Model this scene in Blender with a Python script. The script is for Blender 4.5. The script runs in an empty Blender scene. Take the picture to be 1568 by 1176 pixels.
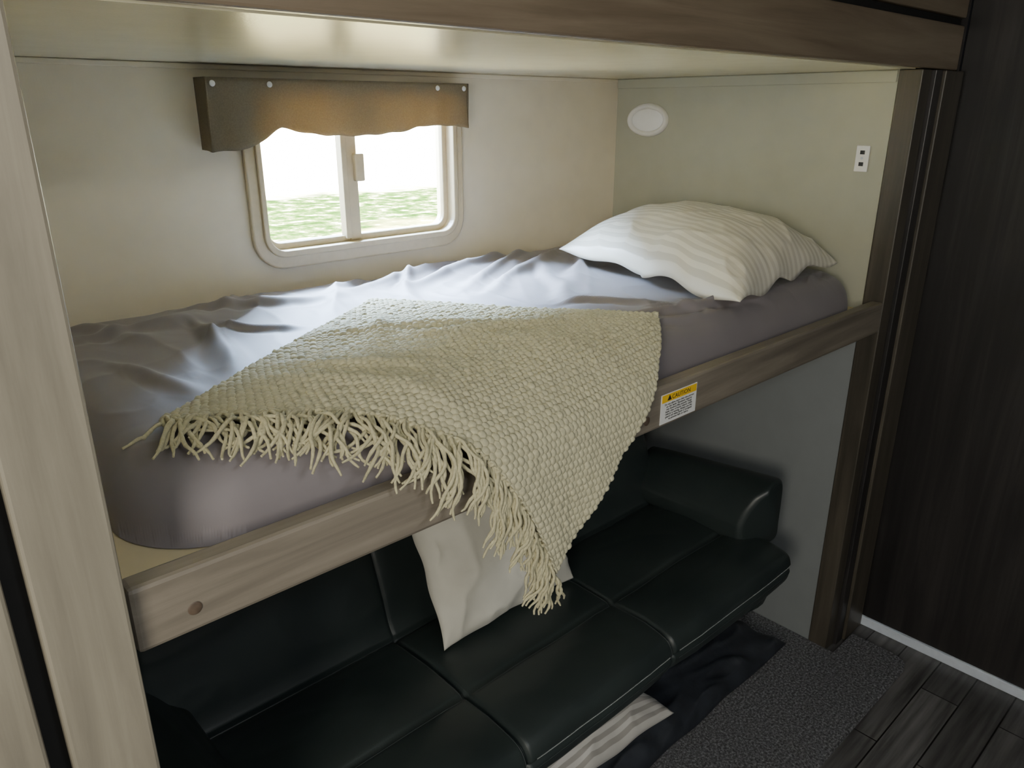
import bpy, math, random
import numpy as np
from mathutils import Vector, Matrix, noise
random.seed(4); rng=np.random.RandomState(4)
scene=bpy.context.scene
COL=scene.collection

# ------------------------------------------------------------------ materials
def new_mat(name):
    m=bpy.data.materials.new(name); m.use_nodes=True
    nt=m.node_tree; b=nt.nodes['Principled BSDF']
    return m,nt,b
def N(nt,t,**kw):
    n=nt.nodes.new(t)
    for k,v in kw.items():
        if k in n.inputs.keys(): n.inputs[k].default_value=v
        else: setattr(n,k,v)
    return n
def ramp(nt,fac,stops):
    r=nt.nodes.new('ShaderNodeValToRGB'); e=r.color_ramp.elements
    while len(e)<len(stops): e.new(0.5)
    for i,(p,c) in enumerate(stops):
        e[i].position=p; e[i].color=(c[0],c[1],c[2],1)
    nt.links.new(fac,r.inputs['Fac']); return r
def coords(nt,scale=(1,1,1),kind='Object'):
    tc=nt.nodes.new('ShaderNodeTexCoord'); mp=nt.nodes.new('ShaderNodeMapping')
    mp.inputs['Scale'].default_value=scale
    nt.links.new(tc.outputs[kind],mp.inputs['Vector']); return mp.outputs['Vector']
def bump(nt,b,h,strength=.3,dist=.002):
    bp=N(nt,'ShaderNodeBump'); bp.inputs['Strength'].default_value=strength; bp.inputs['Distance'].default_value=dist
    nt.links.new(h,bp.inputs['Height']); nt.links.new(bp.outputs['Normal'],b.inputs['Normal']); return bp
def simple(name,c,rough=.6,nscale=40,var=.12,bs=.15,bd=.001,metal=0,sheen=0,stretch=(1,1,1)):
    m,nt,b=new_mat(name); v=coords(nt,stretch)
    n=N(nt,'ShaderNodeTexNoise'); n.inputs['Scale'].default_value=nscale; n.inputs['Detail'].default_value=5
    nt.links.new(v,n.inputs['Vector'])
    r=ramp(nt,n.outputs['Fac'],[(.3,[x*(1-var) for x in c]),(.7,[min(1,x*(1+var)) for x in c])])
    nt.links.new(r.outputs['Color'],b.inputs['Base Color'])
    b.inputs['Roughness'].default_value=rough; b.inputs['Metallic'].default_value=metal
    b.inputs['Sheen Weight'].default_value=sheen
    if bs: bump(nt,b,n.outputs['Fac'],bs,bd)
    return m
def wood(name,dark,mid,light,axis,rough=.45,k=1.0):
    m,nt,b=new_mat(name)
    s=[28*k,28*k,28*k]; s[axis]=1.6*k
    v=coords(nt,s)
    n=N(nt,'ShaderNodeTexNoise'); n.inputs['Scale'].default_value=1.0; n.inputs['Detail'].default_value=8; n.inputs['Distortion'].default_value=.6; n.inputs['Roughness'].default_value=.65
    nt.links.new(v,n.inputs['Vector'])
    s2=[5*k,5*k,5*k]; s2[axis]=.8*k
    v2=coords(nt,s2); n2=N(nt,'ShaderNodeTexNoise'); n2.inputs['Scale'].default_value=1.; n2.inputs['Detail'].default_value=3; n2.inputs['Distortion'].default_value=1.2
    nt.links.new(v2,n2.inputs['Vector'])
    mx=N(nt,'ShaderNodeMath',operation='MULTIPLY_ADD'); mx.inputs[1].default_value=.6
    ml=N(nt,'ShaderNodeMath',operation='MULTIPLY'); ml.inputs[1].default_value=.4
    nt.links.new(n2.outputs['Fac'],ml.inputs[0]); nt.links.new(n.outputs['Fac'],mx.inputs[0]); nt.links.new(ml.outputs[0],mx.inputs[2])
    r=ramp(nt,mx.outputs[0],[(.34,dark),(.5,mid),(.64,light)])
    nt.links.new(r.outputs['Color'],b.inputs['Base Color']); b.inputs['Roughness'].default_value=rough
    bump(nt,b,n.outputs['Fac'],.15,.001); return m

M_rail=wood('wood_rail',(.12,.102,.08),(.205,.176,.138),(.29,.25,.198),0)
M_railU=wood('wood_rail_upper',(.16,.12,.08),(.24,.188,.13),(.31,.25,.178),0)
M_post=wood('wood_post',(.20,.18,.142),(.285,.256,.20),(.37,.333,.257),2)
M_postR=wood('wood_post_dark',(.04,.035,.026),(.075,.064,.048),(.115,.098,.074),2)
M_dark=wood('wood_panel_dark',(.010,.0095,.010),(.022,.020,.020),(.046,.041,.039),2,.4,.7)
M_black=simple('shadow_gap',(.01,.01,.01),.8)
M_board=simple('bunk_board',(.70,.60,.38),.6,12,.06)
M_plastic=simple('white_plastic',(.86,.84,.79),.35,60,.02,0)
M_frame=simple('window_frame_plastic',(.60,.50,.33),.4,60,.04,.05)
M_metal=simple('trim_metal',(.72,.77,.85),.35,50,.04,0)
M_lens=simple('lamp_lens',(.95,.95,.93),.2,50,.01,0)
M_hole=simple('dark_slot',(.02,.02,.02),.5,50,.1,0)
M_plug=simple('wood_plug',(.12,.085,.06),.5,80,.2)

def wallmat(name,c,rough=.55,spec=.3):
    m,nt,b=new_mat(name)
    v=coords(nt,(260,260,60)); n=N(nt,'ShaderNodeTexNoise'); n.inputs['Scale'].default_value=1.; n.inputs['Detail'].default_value=3
    nt.links.new(v,n.inputs['Vector'])
    v2=coords(nt,(3,3,3)); n2=N(nt,'ShaderNodeTexNoise'); nt.links.new(v2,n2.inputs['Vector'])
    r=ramp(nt,n2.outputs['Fac'],[(.3,[x*.97 for x in c]),(.7,[x*1.02 for x in c])])
    nt.links.new(r.outputs['Color'],b.inputs['Base Color']); b.inputs['Roughness'].default_value=rough
    b.inputs['Specular IOR Level'].default_value=spec
    bump(nt,b,n.outputs['Fac'],.25,.0008); return m
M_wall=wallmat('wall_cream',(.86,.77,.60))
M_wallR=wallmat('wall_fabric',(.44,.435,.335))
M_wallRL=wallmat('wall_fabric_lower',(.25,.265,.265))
M_wallroom=wallmat('wall_room',(.38,.39,.39))
M_ceil=wallmat('bunk_underside',(.88,.83,.60),.20,1.0)

def sheet_mat():
    m,nt,b=new_mat('sheet_grey')
    v=coords(nt,(1,1,1)); n=N(nt,'ShaderNodeTexNoise'); n.inputs['Scale'].default_value=500.; nt.links.new(v,n.inputs['Vector'])
    n2=N(nt,'ShaderNodeTexNoise'); n2.inputs['Scale'].default_value=5.; nt.links.new(v,n2.inputs['Vector'])
    r=ramp(nt,n2.outputs['Fac'],[(.3,(.205,.182,.188)),(.7,(.232,.207,.214))])
    nt.links.new(r.outputs['Color'],b.inputs['Base Color'])
    b.inputs['Roughness'].default_value=.6; b.inputs['Specular IOR Level'].default_value=.35
    b.inputs['Sheen Weight'].default_value=.15; b.inputs['Sheen Roughness'].default_value=.4
    bump(nt,b,n.outputs['Fac'],.1,.0005); return m
M_sheet=sheet_mat()

def stripe_mat(name,c1,c2,freq,axis='X'):
    m,nt,b=new_mat(name)
    tc=N(nt,'ShaderNodeTexCoord'); sp=N(nt,'ShaderNodeSeparateXYZ'); nt.links.new(tc.outputs['UV'],sp.inputs[0])
    mu=N(nt,'ShaderNodeMath',operation='MULTIPLY'); mu.inputs[1].default_value=freq*2*math.pi
    nt.links.new(sp.outputs[axis],mu.inputs[0]); si=N(nt,'ShaderNodeMath',operation='SINE'); nt.links.new(mu.outputs[0],si.inputs[0])
    ad=N(nt,'ShaderNodeMath',operation='MULTIPLY_ADD'); ad.inputs[1].default_value=.5; ad.inputs[2].default_value=.5
    nt.links.new(si.outputs[0],ad.inputs[0])
    r=ramp(nt,ad.outputs[0],[(.42,c1),(.58,c2)])
    nt.links.new(r.outputs['Color'],b.inputs['Base Color'])
    rr=ramp(nt,ad.outputs[0],[(.42,(.7,.7,.7)),(.58,(.38,.38,.38))]); nt.links.new(rr.outputs['Color'],b.inputs['Roughness'])
    b.inputs['Sheen Weight'].default_value=.1
    v=coords(nt,(1,1,1)); n=N(nt,'ShaderNodeTexNoise'); n.inputs['Scale'].default_value=30.; n.inputs['Detail'].default_value=4; nt.links.new(v,n.inputs['Vector'])
    bump(nt,b,n.outputs['Fac'],.25,.003); return m
M_pillow=stripe_mat('pillow_satin_stripe',(.65,.61,.50),(.80,.76,.64),23,'X')
M_pillow2=stripe_mat('pillow_stripe_floor',(.36,.34,.31),(.60,.58,.54),13,'Y')
M_white=simple('pillow_white',(.70,.68,.60),.75,25,.03,.3,.003,sheen=.1)
M_bag=simple('dark_bedding',(.024,.028,.036),.55,20,.3,.4,.006)
M_yarn=simple('throw_yarn',(.49,.46,.31),.85,160,.16,.5,.0012,sheen=.15)
M_yarn2=simple('throw_fringe',(.50,.46,.29),.85,220,.16,.5,.001,sheen=.15)
def leather():
    m,nt,b=new_mat('black_leather')
    v=coords(nt); vo=N(nt,'ShaderNodeTexVoronoi'); vo.inputs['Scale'].default_value=330.; nt.links.new(v,vo.inputs['Vector'])
    n=N(nt,'ShaderNodeTexNoise'); n.inputs['Scale'].default_value=6.; nt.links.new(v,n.inputs['Vector'])
    r=ramp(nt,n.outputs['Fac'],[(.3,(.020,.028,.028)),(.7,(.030,.040,.038))]); nt.links.new(r.outputs['Color'],b.inputs['Base Color'])
    rr=ramp(nt,n.outputs['Fac'],[(.3,(.36,)*3),(.7,(.46,)*3)]); nt.links.new(rr.outputs['Color'],b.inputs['Roughness'])
    bump(nt,b,vo.outputs['Distance'],.12,.0006); return m
M_leather=leather()
M_thread=simple('stitch_thread',(.32,.34,.34),.6,100,.1,0)
M_thread2=simple('seam_thread_dark',(.06,.07,.07),.6,100,.1,0)
def carpet_mat():
    m,nt,b=new_mat('carpet_heather')
    v=coords(nt); n=N(nt,'ShaderNodeTexNoise'); n.inputs['Scale'].default_value=145.; n.inputs['Detail'].default_value=6; n.inputs['Roughness'].default_value=.8; nt.links.new(v,n.inputs['Vector'])
    r=ramp(nt,n.outputs['Fac'],[(.37,(.05,.05,.054)),(.5,(.17,.17,.18)),(.63,(.50,.50,.53))]); nt.links.new(r.outputs['Color'],b.inputs['Base Color'])
    b.inputs['Roughness'].default_value=.95; bump(nt,b,n.outputs['Fac'],1,.008); return m
M_carpet=carpet_mat()
def floor_mat():
    m,nt,b=new_mat('floor_planks')
    v=coords(nt); br=N(nt,'ShaderNodeTexBrick'); nt.links.new(v,br.inputs['Vector'])
    br.inputs['Scale'].default_value=1.; br.inputs['Brick Width'].default_value=.62; br.inputs['Row Height'].default_value=.105; br.inputs['Mortar Size'].default_value=.0022
    br.inputs['Color1'].default_value=(.05,.048,.048,1); br.inputs['Color2'].default_value=(.17,.165,.16,1); br.inputs['Mortar'].default_value=(.008,.007,.006,1)
    v2=coords(nt,(3,45,3)); n=N(nt,'ShaderNodeTexNoise'); n.inputs['Scale'].default_value=1.; n.inputs['Detail'].default_value=7; nt.links.new(v2,n.inputs['Vector'])
    r=ramp(nt,n.outputs['Fac'],[(.3,(.45,.45,.45)),(.7,(1.5,1.5,1.5))])
    mx=N(nt,'ShaderNodeMix',data_type='RGBA',blend_type='MULTIPLY'); mx.inputs[0].default_value=1.
    nt.links.new(br.outputs['Color'],mx.inputs[6]); nt.links.new(r.outputs['Color'],mx.inputs[7]); nt.links.new(mx.outputs[2],b.inputs['Base Color'])
    b.inputs['Roughness'].default_value=.38; bump(nt,b,br.outputs['Fac'],-.4,.002); return m
M_floor=floor_mat()
def glass_mat():
    m,nt,b=new_mat('window_glass'); nt.nodes.remove(b)
    out=nt.nodes['Material Output']; tr=N(nt,'ShaderNodeBsdfTransparent'); tr.inputs[0].default_value=(.96,.97,.96,1)
    gl=N(nt,'ShaderNodeBsdfGlossy'); gl.inputs['Roughness'].default_value=.03
    fr=N(nt,'ShaderNodeFresnel'); fr.inputs[0].default_value=1.3
    mx=N(nt,'ShaderNodeMixShader'); nt.links.new(fr.outputs[0],mx.inputs[0]); nt.links.new(tr.outputs[0],mx.inputs[1]); nt.links.new(gl.outputs[0],mx.inputs[2])
    nt.links.new(mx.outputs[0],out.inputs[0]); return m
M_glass=glass_mat()
def valance_mat():
    m,nt,b=new_mat('valance_fabric')
    v=coords(nt,(300,300,300)); n=N(nt,'ShaderNodeTexNoise'); n.inputs['Scale'].default_value=1.; nt.links.new(v,n.inputs['Vector'])
    r=ramp(nt,n.outputs['Fac'],[(.3,(.15,.122,.08)),(.7,(.205,.17,.11))]); nt.links.new(r.outputs['Color'],b.inputs['Base Color']); b.inputs['Roughness'].default_value=.9
    tl=N(nt,'ShaderNodeBsdfTranslucent'); tl.inputs[0].default_value=(.62,.48,.29,1)
    mx=N(nt,'ShaderNodeMixShader'); mx.inputs[0].default_value=.20; out=nt.nodes['Material Output']
    nt.links.new(b.outputs[0],mx.inputs[1]); nt.links.new(tl.outputs[0],mx.inputs[2]); nt.links.new(mx.outputs[0],out.inputs[0])
    bump(nt,b,n.outputs['Fac'],.3,.001); return m
M_val=valance_mat()
def ground_mat():
    m,nt,b=new_mat('ground_grass_gravel_bounce')
    v=coords(nt); n=N(nt,'ShaderNodeTexNoise'); n.inputs['Scale'].default_value=2.2; n.inputs['Detail'].default_value=9; n.inputs['Roughness'].default_value=.65; nt.links.new(v,n.inputs['Vector'])
    g=ramp(nt,n.outputs['Fac'],[(.38,(.010,.028,.006)),(.48,(.025,.058,.014)),(.56,(.085,.12,.055)),(.66,(.55,.55,.52))])
    sp=N(nt,'ShaderNodeSeparateXYZ'); nt.links.new(v,sp.inputs[0])
    n3=N(nt,'ShaderNodeTexNoise'); n3.inputs['Scale'].default_value=.5; nt.links.new(v,n3.inputs['Vector'])
    ma=N(nt,'ShaderNodeMath',operation='MULTIPLY_ADD'); ma.inputs[1].default_value=5.; nt.links.new(n3.outputs['Fac'],ma.inputs[0]); nt.links.new(sp.outputs['Y'],ma.inputs[2])
    mr=N(nt,'ShaderNodeMapRange'); mr.inputs['From Min'].default_value=24; mr.inputs['From Max'].default_value=26.; nt.links.new(ma.outputs[0],mr.inputs['Value'])
    mx=N(nt,'ShaderNodeMix',data_type='RGBA'); nt.links.new(mr.outputs[0],mx.inputs[0]); nt.links.new(g.outputs['Color'],mx.inputs[6]); mx.inputs[7].default_value=(.9,.9,.88,1)
    mr2=N(nt,'ShaderNodeMapRange'); mr2.inputs['From Min'].default_value=14.5; mr2.inputs['From Max'].default_value=18; nt.links.new(ma.outputs[0],mr2.inputs['Value'])
    mx2=N(nt,'ShaderNodeMix',data_type='RGBA'); nt.links.new(mr2.outputs[0],mx2.inputs[0]); mx2.inputs[6].default_value=(.74,.68,.40,1); nt.links.new(mx.outputs[2],mx2.inputs[7])  # unseen near ground, given a pale warm colour to bounce light inside
    nt.links.new(mx2.outputs[2],b.inputs['Base Color']); b.inputs['Roughness'].default_value=1; b.inputs['Specular IOR Level'].default_value=0; return m
M_ground=ground_mat()

# ------------------------------------------------------------------ helpers
def empty(name):
    e=bpy.data.objects.new(name,None); COL.objects.link(e); e.empty_display_size=.05; return e
def mesh_obj(name,verts,faces,mat,parent=None,smooth=True,uv=None):
    me=bpy.data.meshes.new(name); me.from_pydata([tuple(map(float,v)) for v in verts],[],[tuple(map(int,f)) for f in faces]); me.update()
    if uv is not None:
        l=me.uv_layers.new(name='UVMap'); idx=np.zeros(len(me.loops),dtype=np.int32); me.loops.foreach_get('vertex_index',idx)
        l.data.foreach_set('uv',np.asarray(uv,dtype=np.float32)[idx].ravel())
    ob=bpy.data.objects.new(name,me); COL.objects.link(ob); me.materials.append(mat)
    if smooth: me.polygons.foreach_set('use_smooth',[True]*len(me.polygons))
    if parent: ob.parent=parent
    return ob
def bev(ob,w,seg=2):
    if w>0:
        m=ob.modifiers.new('bevel','BEVEL'); m.width=w; m.segments=seg; m.limit_method='ANGLE'; m.harden_normals=False
    return ob
BF=[(0,3,2,1),(4,5,6,7),(0,1,5,4),(1,2,6,5),(2,3,7,6),(3,0,4,7)]
def box(name,lo,hi,mat,parent=None,b=.002):
    x0,y0,z0=lo;x1,y1,z1=hi
    v=[(x0,y0,z0),(x1,y0,z0),(x1,y1,z0),(x0,y1,z0),(x0,y0,z1),(x1,y0,z1),(x1,y1,z1),(x0,y1,z1)]
    return bev(mesh_obj(name,v,BF,mat,parent,False),b)
def boxes(name,lst,mat,parent=None,b=0):
    V=[];F=[]
    for lo,hi in lst:
        x0,y0,z0=lo;x1,y1,z1=hi;o=len(V)
        V+=[(x0,y0,z0),(x1,y0,z0),(x1,y1,z0),(x0,y1,z0),(x0,y0,z1),(x1,y0,z1),(x1,y1,z1),(x0,y1,z1)]
        F+=[tuple(i+o for i in f) for f in BF]
    return bev(mesh_obj(name,V,F,mat,parent,False),b)
def gridfaces(nu,nv,off=0,flip=False):
    i=np.arange(nu-1)[:,None]*nv+np.arange(nv-1)[None,:]+off
    q=np.stack([i,i+nv,i+nv+1,i+1],-1).reshape(-1,4)
    return q[:,::-1] if flip else q
def tubes(name,lines,r,mat,parent=None,res=1):
    cu=bpy.data.curves.new(name,'CURVE'); cu.dimensions='3D'; cu.bevel_depth=r; cu.bevel_resolution=res; cu.use_fill_caps=True
    for L in lines:
        s=cu.splines.new('POLY'); s.points.add(len(L)-1)
        s.points.foreach_set('co',[c for p in L for c in (float(p[0]),float(p[1]),float(p[2]),1.)])
        if len(L[0])>3: s.points.foreach_set('radius',[float(p[3]) for p in L])
    t=bpy.data.objects.new('tmp',cu); COL.objects.link(t)
    dg=bpy.context.evaluated_depsgraph_get(); me=bpy.data.meshes.new_from_object(t.evaluated_get(dg)); me.name=name
    bpy.data.objects.remove(t); me.materials.clear(); me.materials.append(mat)
    me.polygons.foreach_set('use_smooth',[True]*len(me.polygons))
    ob=bpy.data.objects.new(name,me); COL.objects.link(ob)
    if parent: ob.parent=parent
    return ob
def prism(name,poly,axis,a0,a1,mat,parent=None,b=.004,smooth=False):
    n=len(poly);V=[]
    for a in (a0,a1):
        for p in poly:
            c=list(p); c.insert(axis,a); V.append(tuple(c))
    F=[tuple(range(n))[::-1],tuple(range(n,2*n))]+[(i,(i+1)%n,(i+1)%n+n,i+n) for i in range(n)]
    ob=mesh_obj(name,V,F,mat,parent,False)
    import bmesh
    bm=bmesh.new(); bm.from_mesh(ob.data); bmesh.ops.recalc_face_normals(bm,faces=bm.faces); bm.to_mesh(ob.data); bm.free()
    bev(ob,b,3)
    return ob
def rrect(x0,x1,z0,z1,r,n=8):
    P=[]
    for cx,cz,a in ((x1-r,z0+r,-90),(x1-r,z1-r,0),(x0+r,z1-r,90),(x0+r,z0+r,180)):
        for i in range(n+1):
            t=math.radians(a+90*i/n); P.append((cx+r*math.cos(t),cz+r*math.sin(t)))
    return P
def ring(name,outer,inner,y0,y1,mat,parent,b=.004):
    n=len(outer);V=[(p[0],y0,p[1]) for p in outer]+[(p[0],y0,p[1]) for p in inner]+[(p[0],y1,p[1]) for p in outer]+[(p[0],y1,p[1]) for p in inner]
    F=[]
    for i in range(n):
        j=(i+1)%n
        F+=[(i,j,n+j,n+i),(2*n+j,2*n+i,3*n+i,3*n+j),(j,i,2*n+i,2*n+j),(n+i,n+j,3*n+j,3*n+i)]
    return bev(mesh_obj(name,V,F,mat,parent,False),b)
def fn(x,y,z=0.): return noise.noise(Vector((x,y,z)))

# ------------------------------------------------------------------ room shell
XL=.162; XR=2.116; YF=.80; YB=1.774; ZC=1.746; TOP=2.10
WX0,WX1,WZ0,WZ1=.814,1.394,1.315,1.680
boxes('wall_back',[((-.2,YB,0),(WX0,YB+.05,TOP)),((WX1,YB,0),(2.5,YB+.05,TOP)),((WX0,YB,0),(WX1,YB+.05,WZ0)),((WX0,YB,WZ1),(WX1,YB+.05,TOP))],M_wall)
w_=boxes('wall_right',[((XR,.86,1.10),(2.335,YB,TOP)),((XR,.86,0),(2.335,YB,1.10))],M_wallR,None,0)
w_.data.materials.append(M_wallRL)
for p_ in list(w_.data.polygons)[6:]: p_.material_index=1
box('wall_left',(.03,.86,0),(XL,YB,TOP),M_wall,None,0)
box('wall_front',(-1.7,-1.45,0),(2.5,-1.40,TOP),M_wallroom,None,0)
box('wall_side',(-1.7,-1.40,0),(-1.65,.80,TOP),M_wallroom,None,0)
box('floor',(-1.7,-1.45,-.05),(2.5,YB+.05,0),M_floor,None,0)
box('ceiling',(-1.7,-1.45,TOP),(2.5,YB+.05,TOP+.05),M_wallroom,None,0)
me_poly=[(XL+.006,.588),(2.20,.588),(2.235,.60),(2.25,.635),(2.25,.775),(2.112,.775),(2.112,YB-.004),(XL+.006,YB-.004)]
prism('carpet',me_poly,2,0,.014,M_carpet,None,.004)

e=empty('sliding_door')
box('panel',(2.342,-1.39,.034),(2.385,.795,TOP-.002),M_dark,e,.002)
box('bottom_strip',(2.335,-1.39,.0005),(2.39,.795,.033),M_metal,e,.002)
box('side_return',(2.390,-1.39,0.001),(2.44,.795,TOP-.002),M_dark,e,0)

e=empty('post_right')
box('jamb',(XR-.006,.80,.0),(XR+.05,.858,ZC-.001),M_postR,e,.003)
box('face_strip',(XR+.052,.79,0),(XR+.095,.858,ZC-.001),M_dark,e,.002)
box('face_wide',(XR+.097,.782,0),(2.334,.858,ZC-.001),M_postR,e,.003)
box('side_return',(2.337,.797,0),(2.5,.90,TOP-.001),M_dark,e,0)
box('face_upper',(2.12,.836,ZC+.001),(2.336,.858,TOP-.001),M_dark,e,0)
e=empty('post_left')
box('face',(.078,.78,0),(XL-.002,.857,TOP-.001),M_post,e,.004)
box('groove',(.058,.80,0),(.078,.857,TOP-.001),M_black,e,0)
box('panel_outer',(-1.64,.775,0.015),(.058,.857,TOP-.001),M_post,e,.004)
box('edge_bead',(XL+.0005,.84,.0),(XL+.008,.858,ZC-.001),M_board,e,.002)

e=empty('upper_bunk')
box('underside_board',(XL+.001,.822,ZC),(XR-.001,YB-.002,ZC+.03),M_ceil,e,0)
box('rail',(XL+.0,.80,ZC+.002),(2.333,.82,1.855),M_railU,e,.004)
box('rail_shadow_gap',(XL+.0,.812,1.856),(2.333,.83,1.872),M_black,e,0)
box('header',(XL+.0,.80,1.873),(2.333,.83,2.0),M_railU,e,.004)
box('header_top',(XL+.0,.80,2.001),(2.333,.83,TOP-.001),M_postR,e,.002)
box('trim_1',(XR-.006,.862,ZC-.030),(XR-.0005,YB-.002,ZC-.001),M_wallR,None,.002)
box('trim_2',(XL+.002,YB-.006,ZC-.012),(XR-.008,YB-.0005,ZC-.001),M_wall,None,.002)

e=empty('bunk_frame')
box('platform',(XL+.001,.836,1.09),(XR-.001,YB-.002,1.128),M_board,e,0)
box('front_rail',(XL+.003,YF,1.073),(XR-.008,.834,1.158),M_rail,e,.006)
def plug(name,x,z,r,parent):
    n=20;V=[(x,YF-.001,z)];F=[]
    for k,(rr,y) in enumerate(((r,YF-.0006),(r*.8,YF-.0018))):
        V+=[(x+rr*math.cos(2*math.pi*i/n),y,z+rr*math.sin(2*math.pi*i/n)) for i in range(n)]
    for i in range(n):
        j=(i+1)%n; F.append((1+i,1+j,1+n+j,1+n+i)); F.append((0,1+n+i,1+n+j))
    return mesh_obj(name,V,F,M_plug,parent)
plug('screw_cap_a',.232,1.104,.0085,e); plug('screw_cap_b',1.08,1.100,.009,e)

M_lab=simple('label_paper',(.82,.82,.80),.4,50,.01,0); M_yel=simple('label_yellow',(.9,.55,.03),.4,50,.02,0)
e=empty('caution_label')
box('paper',(1.120,YF-.0016,1.080),(1.236,YF-.0006,1.141),M_lab,e,0)
box('header',(1.122,YF-.0022,1.124),(1.234,YF-.0016,1.1395),M_yel,e,0)
def text(name,s,x,z,size):
    cu=bpy.data.curves.new(name,'FONT'); cu.body=s; cu.size=size; cu.align_x='CENTER'; cu.extrude=.0001
    o=bpy.data.objects.new(name,cu); COL.objects.link(o); o.rotation_euler=(math.pi/2,0,0); o.location=(x,YF-.0026,z); cu.materials.append(M_hole); o.parent=e; cu.space_character=1.1
text('title','CAUTION',1.183,1.1275,.0125)
for k in range(7):
    text('line_%d'%k,['Do not allow more than one person','on this bunk. Maximum capacity','one hundred fifty pounds. Keep','bunk clear of loose objects while','vehicle is moving. Always use the','guard rail when bunk is occupied','to prevent falls or injury.'][k],1.178,1.1175-.0052*k,.0058)
prism('symbol',[(1.1385,1.127),(1.1515,1.127),(1.145,1.1375)],1,YF-.0027,YF-.0022,M_hole,e,0)

# ------------------------------------------------------------------ window
e=empty('window_1')
o=rrect(.780,1.428,1.278,1.704,.080); i1=rrect(.812,1.396,1.313,1.682,.05)
ring('inner_flange',o,i1,YB-.014,YB-.0005,M_frame,e,.004)
ring('frame_lip',rrect(.806,1.402,1.307,1.688,.054),rrect(.820,1.388,1.323,1.672,.042),YB-.022,YB+.03,M_frame,e,.003)
ring('sash',rrect(.818,1.390,1.321,1.674,.042),rrect(.832,1.374,1.338,1.660,.03),YB+.012,YB+.045,M_frame,e,.003)
box('mullion',(1.058,YB+.008,1.325),(1.092,YB+.045,1.67),M_frame,e,.003)
box('slider_rail',(1.044,YB+.002,1.330),(1.060,YB+.03,1.665),M_frame,e,.002)
box('latch',(1.078,YB-.006,1.475),(1.106,YB+.010,1.545),M_frame,e,.004)
box('pane_fixed',(1.090,YB+.024,1.335),(1.376,YB+.028,1.664),M_glass,e,0)
box('pane_sliding',(.830,YB+.034,1.335),(1.060,YB+.038,1.664),M_glass,e,0)

e=empty('window_valance')
nu,nv=150,16; x0,x1=.690,1.408; yv=1.712
V=[];
TX=[0,.06,.13,.17,.21,.25,.30,.40,.50,.62,.70,.77,.90,1.0]; TZ=[1.563,1.566,1.570,1.588,1.611,1.611,1.600,1.592,1.590,1.593,1.598,1.610,1.611,1.604]
def vb(x):
    t=(x-x0)/(x1-x0)
    z=sum(np.interp(t+d,TX,TZ) for d in (-.02,-.01,0,.01,.02))/5
    return z+.0012*math.sin(t*61)
for a in range(nu):
    x=x0+(x1-x0)*a/(nu-1)
    for b_ in range(nv):
        s=b_/(nv-1); z=1.717+(vb(x)-1.717)*s
        y=yv-.004*math.sin(x*60+2*math.sin(x*9))*s-.005*s*s
        V.append((x,y,z))
ob=mesh_obj('fabric_front',V,gridfaces(nu,nv,0,True),M_val,e)
m=ob.modifiers.new('s','SOLIDIFY'); m.thickness=.004
for nm,x in (('return_l',x0),('return_r',x1)):
    zb=vb(x); V=[];nn=10
    for a in range(nn):
        for b_ in range(nn):
            y=yv-.002+(YB-.002-yv)*a/(nn-1); s=b_/(nn-1); V.append((x+.003*math.sin(y*80)*s,y,1.717+(zb-1.717+.004*a/nn)*s))
    ob=mesh_obj(nm,V,gridfaces(nn,nn),M_val,e); m=ob.modifiers.new('s','SOLIDIFY'); m.thickness=.004
box('top_board',(x0+.003,yv+.004,1.708),(x1-.003,YB-.001,1.716),M_val,e,.001)
def dome(name,c,r,h,mat,parent,axis=1,sign=-1,ry=1.0,n=24,k=8,p=2):
    V=[];F=[]
    for a in range(k+1):
        t=a/k*math.pi/2; rr=math.cos(t)*r; hh=math.sin(t)*h
        for b_ in range(n):
            u=2*math.pi*b_/n; q=[rr*math.cos(u)*ry,rr*math.sin(u)]
            if axis==1: V.append((c[0]+q[0],c[1]+sign*hh,c[2]+q[1]))
            else: V.append((c[0]+sign*hh,c[1]+q[0],c[2]+q[1]))
    for a in range(k):
        for b_ in range(n):
            j=(b_+1)%n; F.append((a*n+b_,a*n+j,(a+1)*n+j,(a+1)*n+b_))
    return mesh_obj(name,V,F,mat,parent)
for k,x in enumerate((.705,.835,1.305,1.394)):
    dome('button_%d'%k,(x,yv-.004,1.704),.0065,.004,M_plastic,e)

e=empty('reading_light')
def ovalring(name,c,ry,rz,w,h,mat):
    n=48;k=10;V=[];F=[]
    for a in range(k+1):
        t=math.pi*a/k; off=w*(1-math.cos(t))/2; hh=h*math.sin(t)
        for b_ in range(n):
            u=2*math.pi*b_/n; V.append((c[0]-hh,c[1]+(ry-off)*math.cos(u),c[2]+(rz-off)*math.sin(u)))
    for a in range(k):
        for b_ in range(n):
            j=(b_+1)%n; F.append((a*n+b_,a*n+j,(a+1)*n+j,(a+1)*n+b_))
    return mesh_obj(name,V,F,mat,e)
ovalring('bezel',(XR-.001,1.640,1.618),.082,.052,.018,.014,M_plastic)
dome('lens',(XR-.003,1.640,1.618),.036,.012,M_lens,e,axis=0,sign=-1,ry=.066/.036)

e=empty('usb_outlet')
box('plate',(XR-.005,.902,1.494),(XR-.0005,.938,1.562),M_plastic,e,.003)
for k,z in enumerate((1.514,1.544)):
    box('port_%d'%k,(XR-.0062,.914,z-.005),(XR-.0052,.926,z+.005),M_hole,e,0)
dome('screw',(XR-.005,.920,1.529),.003,.0015,M_metal,e,axis=0)

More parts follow.
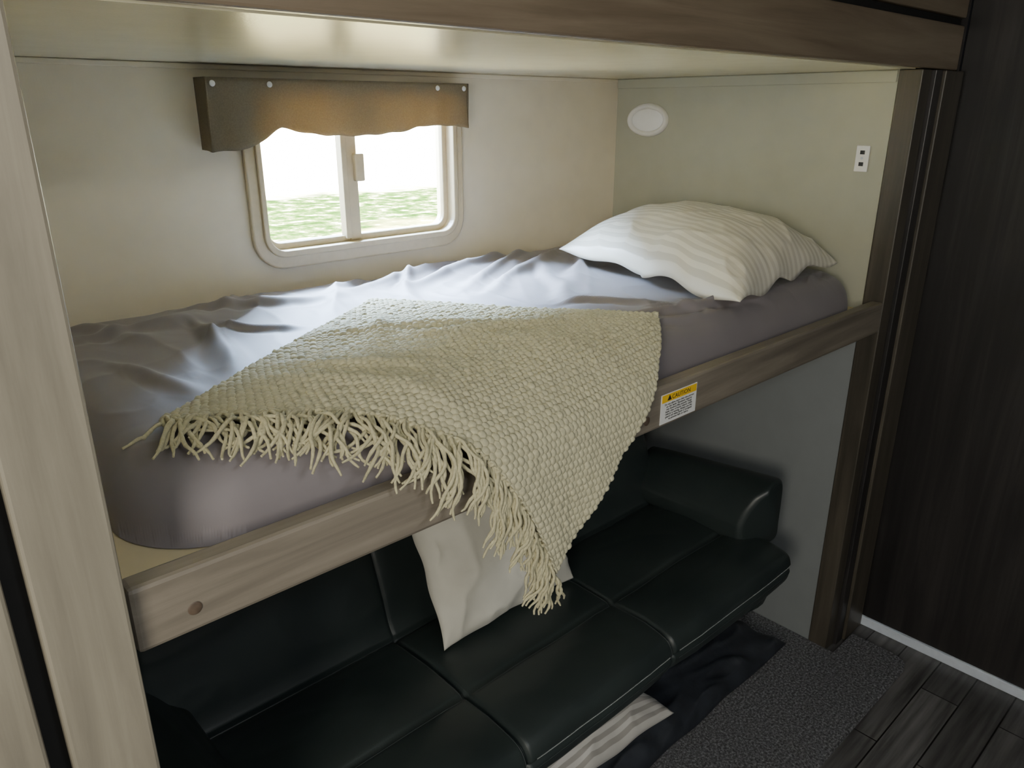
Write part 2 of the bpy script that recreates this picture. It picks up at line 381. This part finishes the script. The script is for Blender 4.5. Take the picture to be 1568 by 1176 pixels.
# ------------------------------------------------------------------ throw outline (used by sheet and throw)
cA=np.array((.893,.680));cB=np.array((1.262,.160));cC=np.array((.795,-.255));cD=np.array((.292,.275))
POLY=[(cA[0],cA[1]+.80),(cB[0],cB[1]+.80),(cC[0],cC[1]+.80),(cD[0],cD[1]+.80)]
def inside(x,y):
    m=9
    for i in range(4):
        ax,ay=POLY[i];bx,by=POLY[(i+1)%4]
        L=math.hypot(bx-ax,by-ay); s=((bx-ax)*(y-ay)-(by-ay)*(x-ax))/L
        m=min(m,-s)
    return m
# ------------------------------------------------------------------ mattress
MX0,MX1,MY1=.204,2.105,1.766
ZB=1.129;T=.108
def front(x): return .864-.018*min(1,max(0,(x-.25)/1.2))
def sd(x,y):
    rc=.14; y0=front(x); cx,cy=(MX0+MX1)/2,(y0+MY1)/2; hx,hy=(MX1-MX0)/2,(MY1-y0)/2
    qx=abs(x-cx)-hx+rc; qy=abs(y-cy)-hy+rc
    return -(math.hypot(max(qx,0),max(qy,0))+min(max(qx,qy),0)-rc)
def ridge(u,v,s):
    n=fn(u,v,s); return (1-min(1,abs(n)*2.2))**3
CRE=[(1.60,1.75,1.05,1.53,.020,.016),(1.72,1.66,1.147,1.347,.018,.018),(1.66,1.73,1.145,1.444,.014,.014),
 (1.42,1.74,.92,1.60,.016,.018),(1.80,1.60,1.30,1.22,.015,.020),(1.50,1.50,1.22,1.10,.012,.018),
 (.542,1.53,.467,1.10,.018,.017),(.56,1.50,.73,1.38,.011,.014),(.58,1.66,.90,1.56,.013,.018),
 (.338,1.37,.43,1.02,.012,.020),(.30,1.60,.60,1.56,.010,.020),(.36,1.70,.44,1.45,.010,.018),(.70,1.74,.62,1.55,.010,.014),
 (1.22,.93,1.50,.88,.012,.010),(1.26,.98,1.62,.90,.014,.012),(1.40,.93,1.70,.90,.010,.010),(1.34,1.02,1.44,.90,.010,.010),(1.48,.98,1.66,.87,.010,.010),
 (1.85,.90,2.02,.96,.008,.012),(1.20,1.15,1.42,1.02,.011,.014),(1.05,1.72,.86,1.62,.010,.012),(1.2,1.73,1.0,1.44,.010,.013)]
def crease(x,y):
    h=0
    xx=x+.020*fn(x*6,y*6,21.); yy=y+.020*fn(x*6,y*6,27.)
    for x0_,y0_,x1_,y1_,A,W in CRE:
        dx,dy=x1_-x0_,y1_-y0_; L2=dx*dx+dy*dy
        t=((xx-x0_)*dx+(yy-y0_)*dy)/L2
        if t<-.1 or t>1.1: continue
        s=((xx-x0_)*dy-(yy-y0_)*dx)/math.sqrt(L2)
        if abs(s)>4*W: continue
        fd=max(0,min(1,(t+.1)/.3))*max(0,min(1,(1.1-t)/.45))
        w_=W*(.7+.8*t); 
        h+=A*fd*(math.exp(-(s/w_)**2)-.35*math.exp(-((s-1.7*w_)/w_)**2))
    return h
def wrinkle(x,y):
    ins=inside(x,y); q=max(0,min(1,(ins+.07)/.10)); q=q*q*(3-2*q); k=1-.95*q
    if k<=.0501: return 0.
    h=crease(x,y)
    wx=x+.05*fn(x*2,y*2,5); wy=y+.05*fn(x*2,y*2,9)
    a=wx*.70-wy*.71; b=wx*.71+wy*.70
    m1=max(0,min(1,.45+1.6*fn(x*1.7,y*1.7,3.)))
    h+=.010*ridge(a*6,b*1.2,1.)*m1
    h+=.003*ridge(wx*11,wy*5,4.)+.010*fn(x*3.2,y*3.2,8.)+.004*fn(x*8,y*5,8.)
    return h*k
def ztop(x,y,wr=True):
    d=sd(x,y)
    if d<=0: return ZB
    r=.085; f=1 if d>=r else (1-(1-d/r)**2.3)**(1/2.3)
    z=ZB+T*f
    if wr:
        fade=min(1,max(.0,(d-.005)/.07)); z+=wrinkle(x,y)*fade-.003*fade
        z+=.0035*fn(x*9,y*9,z*12)*(1-fade)*min(1,d/.03)
    return z
def cl(n,a,b,p=.55):
    t=np.linspace(-1,1,n); t=(1-p)*t+p*np.sin(t*np.pi/2); return a+(b-a)*(t+1)/2
nx,ny=440,240
xs=cl(nx,MX0,MX1,.5); ts=cl(ny,0,1,.75)
V=[]
for x in xs:
    y0=front(x)
    for t in ts:
        y=y0+(MY1-y0)*t; X,Y=x,y; d=sd(X,Y)
        if d<0:
            for _ in range(4):
                g=Vector((sd(X+1e-4,Y)-sd(X-1e-4,Y),sd(X,Y+1e-4)-sd(X,Y-1e-4)))
                if g.length<1e-9: break
                g.normalize(); X-=g.x*sd(X,Y); Y-=g.y*sd(X,Y)
            V.append((X,Y,ZB+.001))
        else: V.append((X,Y,max(ZB+.001,ztop(X,Y))))
mesh_obj('mattress',V,gridfaces(nx,ny),M_sheet)

# ------------------------------------------------------------------ throw blanket
PP=np.array([(.777,.70),(.777,.9),(.777,1.05),(.779,1.12),(.787,1.157),(.802,1.178),(.83,1.198),(.87,1.224),(.92,1.238),(1.0,1.241),(1.2,1.241),(1.8,1.241)])
tt=np.linspace(0,len(PP)-1,600)
def cr(P,t):
    i=np.clip(t.astype(int),0,len(P)-2); f=(t-i)[:,None]
    p0=P[np.clip(i-1,0,len(P)-1)];p1=P[i];p2=P[i+1];p3=P[np.clip(i+2,0,len(P)-1)]
    return .5*((2*p1)+(-p0+p2)*f+(2*p0-5*p1+4*p2-p3)*f**2+(-p0+3*p1-3*p2+p3)*f**3)
PC=cr(PP,tt); AL=np.concatenate([[0],np.cumsum(np.hypot(*np.diff(PC,axis=0).T))])
k0=np.argmin(np.hypot(PC[:,0]-.790,PC[:,1]-1.163)); AL-=AL[k0]
def prof(w):
    y=np.interp(w,AL,PC[:,0]); z=np.interp(w,AL,PC[:,1])
    e_=.004; dy=np.interp(w+e_,AL,PC[:,0])-np.interp(w-e_,AL,PC[:,0]); dz=np.interp(w+e_,AL,PC[:,1])-np.interp(w-e_,AL,PC[:,1])
    l=np.hypot(dy,dz)+1e-9
    return y,z,-dz/l,dy/l
def uvmap(s,t):
    p=(1-s)*(1-t)*cA+s*(1-t)*cB+s*t*cC+(1-s)*t*cD
    p=p+np.array((.050,.058))*math.sin(math.pi*min(1,s)**1.2)*t
    p=p+np.array((.006*math.sin(7*t+1),.010*math.sin(9*s)*(1-t)))
    return p
def bl_point(s,t,off=0.):
    p=uvmap(s,t); x=p[0]; w=p[1]
    y,z,ny_,nz_=prof(w)
    if y>.83:
        zz=ztop(x,y)+.006
        k=min(1,(y-.83)/.05); z=z+k*max(0,zz-z)
    edge=min(1,min(s,1-s,1-t,t)/.12)
    f=(.008*max(0,ridge((x*.8+w*.6)*3.2+.3,(w*.8-x*.6)*1.6,11.))+.004*fn(x*7,w*7,2.))*edge+.003
    for (fx,fw,dx_,dw_,A,W,Ln) in ((.86,.38,.85,-.5,.017,.018,.14),(.93,.30,.9,-.35,.014,.016,.12),(.75,.42,.6,.8,.010,.020,.12),(.62,.30,.8,-.6,.009,.018,.12)):
        qx,qw=x-fx,w-fw; al_=(qx*dx_+qw*dw_); pe=(qx*dw_-qw*dx_)
        f+=A*math.exp(-(pe/W)**2-(al_/Ln)**2)
    if w<.02: f+= .008*(0.5+0.5*math.sin(x*38+w*12))*min(1,(.02-w)/.15)
    f+=off
    return (x,y+ny_*f,z+nz_*f)
nS,nT=480,500; CN=56
V=[];UV=[]
for a in range(nS):
    s=a/(nS-1)
    for b_ in range(nT):
        t=b_/(nT-1)
        cu_=s*CN; cv=t*CN*1.08; row=int(cv)
        uu=(cu_+.5*(row%2))
        hgt=.0074*(abs(math.sin(math.pi*uu))**.7)*(abs(math.sin(math.pi*cv))**.7)
        hgt*=.8+.5*fn(int(uu)*.77,row*.77,3.)
        hgt+=.0010*fn(s*90,t*90)
        V.append(bl_point(s,t,hgt)); UV.append((s,t))
e=empty('throw_blanket')
ob=mesh_obj('weave',V,gridfaces(nS,nT),M_yarn,e,uv=UV)
m=ob.modifiers.new('s','SOLIDIFY'); m.thickness=.004; m.offset=-1
lines=[]; knots=[]
NTAS=50
for k in range(NTAS):
    s=(k+.5)/NTAS; p=uvmap(s,1.0)
    hang=max(0,min(1,(.12-p[1])/.2))
    base=np.array((-.42*(1-hang)+.02,-.91)); base/=np.linalg.norm(base)
    L=random.uniform(.10,.13)*(1-.15*(s>.8)); tdir=random.gauss(0,.30)
    knots.append((p[0],p[1],tdir))
    for q in range(5):
        ang=tdir+random.gauss(0,.17); d=np.array((base[0]*math.cos(ang)-base[1]*math.sin(ang),base[0]*math.sin(ang)+base[1]*math.cos(ang)))
        pts=[];pos=np.array(p)+np.array((random.gauss(0,.003),0.006)); ll=L*random.uniform(.8,1.08); n=16
        curl=random.gauss(0,1.0); ph=random.uniform(0,6.28); lift=random.uniform(0,.012)
        for i in range(n):
            f=i/(n-1); w=pos[1]; x=pos[0]
            y,z,ny_,nz_=prof(w)
            if y>.86: z=max(z,ztop(x,y,True)+.006)
            off=.006+lift*math.sin(math.pi*min(1,f*1.1))+.0022*math.sin(ph+f*14)
            rad=(1+.12*math.sin(i*2.4+ph))*(1-.45*max(0,f-.75)/.25)
            pts.append((x+.0022*math.cos(ph+f*12),y+ny_*off,z+nz_*off,rad))
            a_=curl*f*.9*(1-.5*hang); dd=np.array((d[0]*math.cos(a_)-d[1]*math.sin(a_),d[0]*math.sin(a_)+d[1]*math.cos(a_)))
            if w<.0: dd=dd*np.array((.55,1)); dd[1]=-abs(dd[1])
            dd/=np.linalg.norm(dd)+1e-9
            pos=pos+dd*ll/(n-1)
        lines.append(pts)
tubes('fringe',lines,.0028,M_yarn2,e,2)
kl=[]
for (x,w,td) in knots:
    y,z,ny_,nz_=prof(w)
    if y>.88: z=max(z,ztop(x,y,True)+.005)
    pts=[]
    for i in range(9):
        u=2*math.pi*i/8
        pts.append((x+.005*math.cos(u),y+ny_*(.007+.005*math.sin(u)),z+nz_*(.007+.005*math.sin(u))))
    kl.append(pts)
tubes('fringe_knots',kl,.0036,M_yarn2,e,1)

# ------------------------------------------------------------------ pillows
def pillow(name,c,up,Ht,Hb,mat,seed=0.,n=90,ear=.05,wr=.006,hem=0,pinch=.07):
    c=[Vector(q) for q in c]; up=Vector(up).normalized()
    def P(u,v,side):
        f=((1-abs(u)**2.6)*(1-abs(v)**2.6)); f=max(0,f)**.55
        us=u*(1-pinch*(1-v*v)*abs(u)**3); vs=v*(1-pinch*(1-u*u)*abs(v)**3)
        a=(us+1)/2;b=(vs+1)/2
        p=c[0]*(1-a)*(1-b)+c[1]*a*(1-b)+c[2]*a*b+c[3]*(1-a)*b
        h=(Ht if side>0 else -Hb)*f
        edge=max(abs(u),abs(v)); 
        g=wr*2.6*ridge(u*2.2+seed,v*2.2,seed+3)*edge**2*(1-edge**8)
        g+=wr*1.2*fn(u*2.4+seed,v*2.4,seed)*(f)+wr*.8*ridge(u*1.6+seed,v*2.5+u,seed+8)*f
        ang=math.atan2(v,u)
        g+=wr*.9*math.sin(ang*17+3*fn(u*2,v*2,seed))*edge**6*(1-edge**12)
        w=(.006+hem*(v<0))*math.sin(ang*11+seed)*edge**10
        return p+up*(h+(g if side>0 else g*.3)+w)
    t=np.linspace(-1,1,n); t=.45*t+.55*np.sin(t*np.pi/2)
    V=[];UV=[]
    for side in (1,-1):
        for u in t:
            for v in t: V.append(P(u,v,side)); UV.append(((u+1)/2,(v+1)/2))
    F=np.concatenate([gridfaces(n,n,0),gridfaces(n,n,n*n,True)])
    ob=mesh_obj(name,V,F,mat,None,True,UV)
    import bmesh
    bm=bmesh.new(); bm.from_mesh(ob.data); bmesh.ops.remove_doubles(bm,verts=bm.verts,dist=.0004); bmesh.ops.recalc_face_normals(bm,faces=bm.faces); bm.to_mesh(ob.data); bm.free()
    return ob
zb=1.263
pillow('pillow',[(1.440,.842,zb-.010),(2.060,.920,zb),(2.075,1.50,zb+.03),(1.560,1.500,zb+.012)],(0,0,1),.130,.004,M_pillow,1.7,140,wr=.0055,hem=.006)
pillow('throw_pillow',[(.86,1.165,.475),(1.29,1.165,.475),(1.29,1.345,.86),(.86,1.345,.86)],(0,-.905,.42),.075,.05,M_white,4.2,70,wr=.006,pinch=.05)
pillow('striped_pillow',[(.86,.895,.155),(1.40,.885,.150),(1.38,1.17,.175),(.86,1.17,.175)],(0,-.1,1),.065,.045,M_pillow2,7.1,60,wr=.006)
pillow('bedding_bag',[(1.02,.865,.05),(1.99,.875,.05),(1.97,1.21,.06),(1.02,1.20,.06)],(0,0,1),.055,.034,M_bag,9.3,80,wr=.013,pinch=.02)

# ------------------------------------------------------------------ sofa
e=empty('sofa')
SP=np.array([(1.10,.335),(.95,.335),(.885,.345),(.850,.370),(.838,.405),(.845,.437),(.872,.455),(.94,.461),(1.033,.459),(1.15,.459),(1.25,.452),(1.30,.450),(1.325,.475),(1.345,.53),(1.38,.63),(1.42,.74),(1.45,.80),(1.50,.83),(1.56,.81),(1.585,.70),(1.60,.50),(1.60,.335)])
ts_=np.linspace(0,len(SP)-1,260); SC=cr(SP,ts_)
tan=np.gradient(SC,axis=0); tan/=np.linalg.norm(tan,axis=1)[:,None]; nor=np.stack([-tan[:,1],tan[:,0]],1)
if nor[np.argmin(abs(SC[:,0]-1.15)+abs(SC[:,1]-.459)*10)][1]<0: nor=-nor
al=np.concatenate([[0],np.cumsum(np.hypot(*np.diff(SC,axis=0).T))])
def alat(y,z): return al[np.argmin(np.hypot(SC[:,0]-y,SC[:,1]-z))]
longs=[alat(.8385,.41),alat(1.033,.459),alat(1.303,.450)]
SX0,SX1=.25,1.885; seams=[SX0,.817,1.30,SX1]
bands=[0]+longs+[al[-1]]
xs_=np.unique(np.concatenate([np.linspace(SX0,SX1,240)]+[np.linspace(s-.02,s+.02,17) for s in seams[1:3]]+[SX0+.05*(1-np.cos(np.linspace(0,np.pi/2,12))),SX1-.05*(1-np.cos(np.linspace(0,np.pi/2,12)))]))
V=[]
for x in xs_:
    k=0
    while k<2 and x>seams[k+1]: k+=1
    fx=(x-seams[k])/(seams[k+1]-seams[k]); px=max(0,4*fx*(1-fx))**.4
    gx=sum(math.exp(-((x-s)/.0055)**2) for s in seams[1:3])
    de=min(x-SX0,SX1-x); er=.045
    ein=0 if de>er else er*(1-math.sqrt(max(0,1-(1-de/er)**2)))
    for i in range(len(SC)):
        a=al[i]; b_=0
        while b_<len(bands)-2 and a>bands[b_+1]: b_+=1
        fy=(a-bands[b_])/(bands[b_+1]-bands[b_]); py=max(0,4*fy*(1-fy))**.45
        gy=sum(math.exp(-((a-q)/.0055)**2)*(1.0,.7,1.8)[j] for j,q in enumerate(longs))
        gg=gx*(1 if a<longs[2] else .3)
        o_=.014*px*py-.009*max(gg,0)-.007*gy+.0032*fn(x*6,a*6,3.)+.0015*ridge(x*5,a*9,6.)-ein*.9
        V.append((x,SC[i,0]+nor[i,0]*o_,SC[i,1]+nor[i,1]*o_))
mesh=mesh_obj('cushions',V,np.concatenate([gridfaces(len(xs_),len(SC))]),M_leather,e)
npf=len(SC)
for st,nm in ((0,'end_l'),((len(xs_)-1)*npf,'end_r')):
    mesh_obj('cushion_'+nm,V[st:st+npf],[tuple(range(npf))],M_leather,e,False)
sl=[];sl2=[]
def surf(x,ai,extra=.0):
    i=int(np.argmin(abs(al-ai))); j=int(np.argmin(abs(xs_-x))); v=V[j*npf+i]; return (v[0],v[1]+nor[i,0]*extra,v[2]+nor[i,1]*extra)
for k in range(3):
    X0,X1=seams[k]+.02,seams[k+1]-.02
    sl.append([surf(x,longs[0]+.012,.0006) for x in np.linspace(X0,X1,70)])
    sl2.append([surf(x,longs[0]-.012,.0006) for x in np.linspace(X0,X1,70)])
    sl2.append([surf(x,longs[1]-.011,.0002) for x in np.linspace(X0,X1,70)])
for s in seams[1:3]:
    sl2.append([surf(s-.011,a,.0002) for a in np.linspace(longs[0]+.01,longs[2]-.02,90)])
tubes('stitching',sl,.0011,M_thread,e,1); tubes('stitching_dark',sl2,.0006,M_thread2,e,1)
def arm(name,xa,xb,sg):
    sec=[(0,.452),(-.012,.50),(0.0,.545),(.03,.585),(.065,.612),(.10,.62),(.125,.612),(.135,.58),(.135,.50),(.13,.44),(.06,.44)]
    sec=np.array(sec); n=len(sec); t=np.linspace(0,n,90,endpoint=False); i=t.astype(int)%n; f=(t-t.astype(int))[:,None]
    p0=sec[(i-1)%n];p1=sec[i];p2=sec[(i+1)%n];p3=sec[(i+2)%n]
    S=.5*((2*p1)+(-p0+p2)*f+(2*p0-5*p1+4*p2-p3)*f**2+(-p0+3*p1-3*p2+p3)*f**3)
    cen=np.array((.07,.52)); ys=[];sc=[]
    for a in np.linspace(0,math.pi/2,9): ys.append(.925+.014*(1-math.cos(a))); sc.append(.86+.14*math.sin(a))
    for y in np.linspace(.945,1.38,26): ys.append(y); sc.append(1.)
    V=[];F=[]
    for y,s in zip(ys,sc):
        lift=-.045*max(0,(y-.95)/.43)
        for q in S:
            r=cen+(q-cen)*s; zz=r[1]+(lift if r[1]>.5 else 0)*min(1,(r[1]-.5)/.08 if r[1]>.5 else 0)
            yy=y+ (0.0 if r[0]>.05 else .05*(1-(r[0]+.012)/.062))*(1 if y<1.0 else max(0,1-(y-1.0)/.2))
            V.append((xa+sg*r[0],yy,zz+ (.024 if zz>.53 else 0)*min(1,max(0,(zz-.53)/.05))))
    m_=len(S)
    for a in range(len(ys)-1):
        for b_ in range(m_):
            j=(b_+1)%m_; F.append((a*m_+b_,a*m_+j,(a+1)*m_+j,(a+1)*m_+b_))
    F.append(tuple(range(m_))); F.append(tuple(range((len(ys)-1)*m_,len(ys)*m_))[::-1])
    ob=mesh_obj(name,V,F,M_leather,e)
    import bmesh
    bm=bmesh.new(); bm.from_mesh(ob.data); bmesh.ops.recalc_face_normals(bm,faces=bm.faces); bm.to_mesh(ob.data); bm.free()
arm('armrest_right',1.80,1.93,1); arm('armrest_left',.335,.2,-1)
prism('end_bracket_right',[(.875,.345),(.90,.26),(.95,.20),(1.10,.165),(1.5,.16),(1.55,.36),(.90,.38)],0,1.80,1.868,M_leather,e,.02)
prism('end_bracket_left',[(.875,.345),(.90,.26),(.95,.20),(1.10,.165),(1.5,.16),(1.55,.36),(.90,.38)],0,.27,.33,M_leather,e,.02)
box('base',(.34,1.26,.015),(1.79,1.58,.40),M_black,e,.01)

# ------------------------------------------------------------------ outdoors
me=mesh_obj('ground',[(-60,1.9,-.9),(90,1.9,-.9),(90,150,-.9),(-60,150,-.9)],[(0,1,2,3)],M_ground,None,False)

# ------------------------------------------------------------------ lights
def area(name,loc,target,size,sizey,power,color):
    l=bpy.data.lights.new(name,'AREA'); l.shape='RECTANGLE'; l.size=size; l.size_y=sizey; l.energy=power; l.color=color
    o=bpy.data.objects.new(name,l); COL.objects.link(o); o.location=loc
    d=Vector(target)-Vector(loc); o.rotation_euler=d.to_track_quat('-Z','Y').to_euler(); return o
area('sky_fill',(1.10,2.75,2.62),(1.15,1.3,1.25),1.9,.9,3200,(.52,.70,1.0))  # unseen area lamp added outside the window, standing in for the sky
area('ceiling_fill',(.4,-.55,2.08),(.4,-.54,0),.5,.3,13,(.93,.97,1))  # unseen fill lamp added under the ceiling to brighten the room
area('left_fill',(-1.3,-.5,1.68),(.9,1.5,1.65),.7,.7,34,(1,.95,.83))  # added fill lamp for light from the left; no doorway is built
s=bpy.data.lights.new('sun','SUN'); s.energy=260; s.angle=.01; s.color=(1,.88,.66)
so=bpy.data.objects.new('sun',s); COL.objects.link(so); so.rotation_euler=Vector((.1,.5,-.86)).to_track_quat('-Z','Y').to_euler()
w=bpy.data.worlds.new('world'); scene.world=w; w.use_nodes=True
bg=w.node_tree.nodes['Background']; bg.inputs[0].default_value=(.62,.78,1,1); bg.inputs[1].default_value=7

# ------------------------------------------------------------------ camera
cam=bpy.data.cameras.new('camera'); co=bpy.data.objects.new('camera',cam); COL.objects.link(co)
cam.sensor_width=36; cam.lens=36*1163/1568; cam.clip_start=.02; cam.clip_end=500
th=math.radians(19.92); hd=math.radians(47.4)
h=Vector((math.cos(hd),math.sin(hd),0)); r=Vector((math.sin(hd),-math.cos(hd),0)); Z=Vector((0,0,1))
F=h*math.cos(th)-Z*math.sin(th); U=h*math.sin(th)+Z*math.cos(th)
M=Matrix((r,U,-F)).transposed().to_4x4(); M.translation=Vector((0,0,1.653)); co.matrix_world=M
scene.camera=co
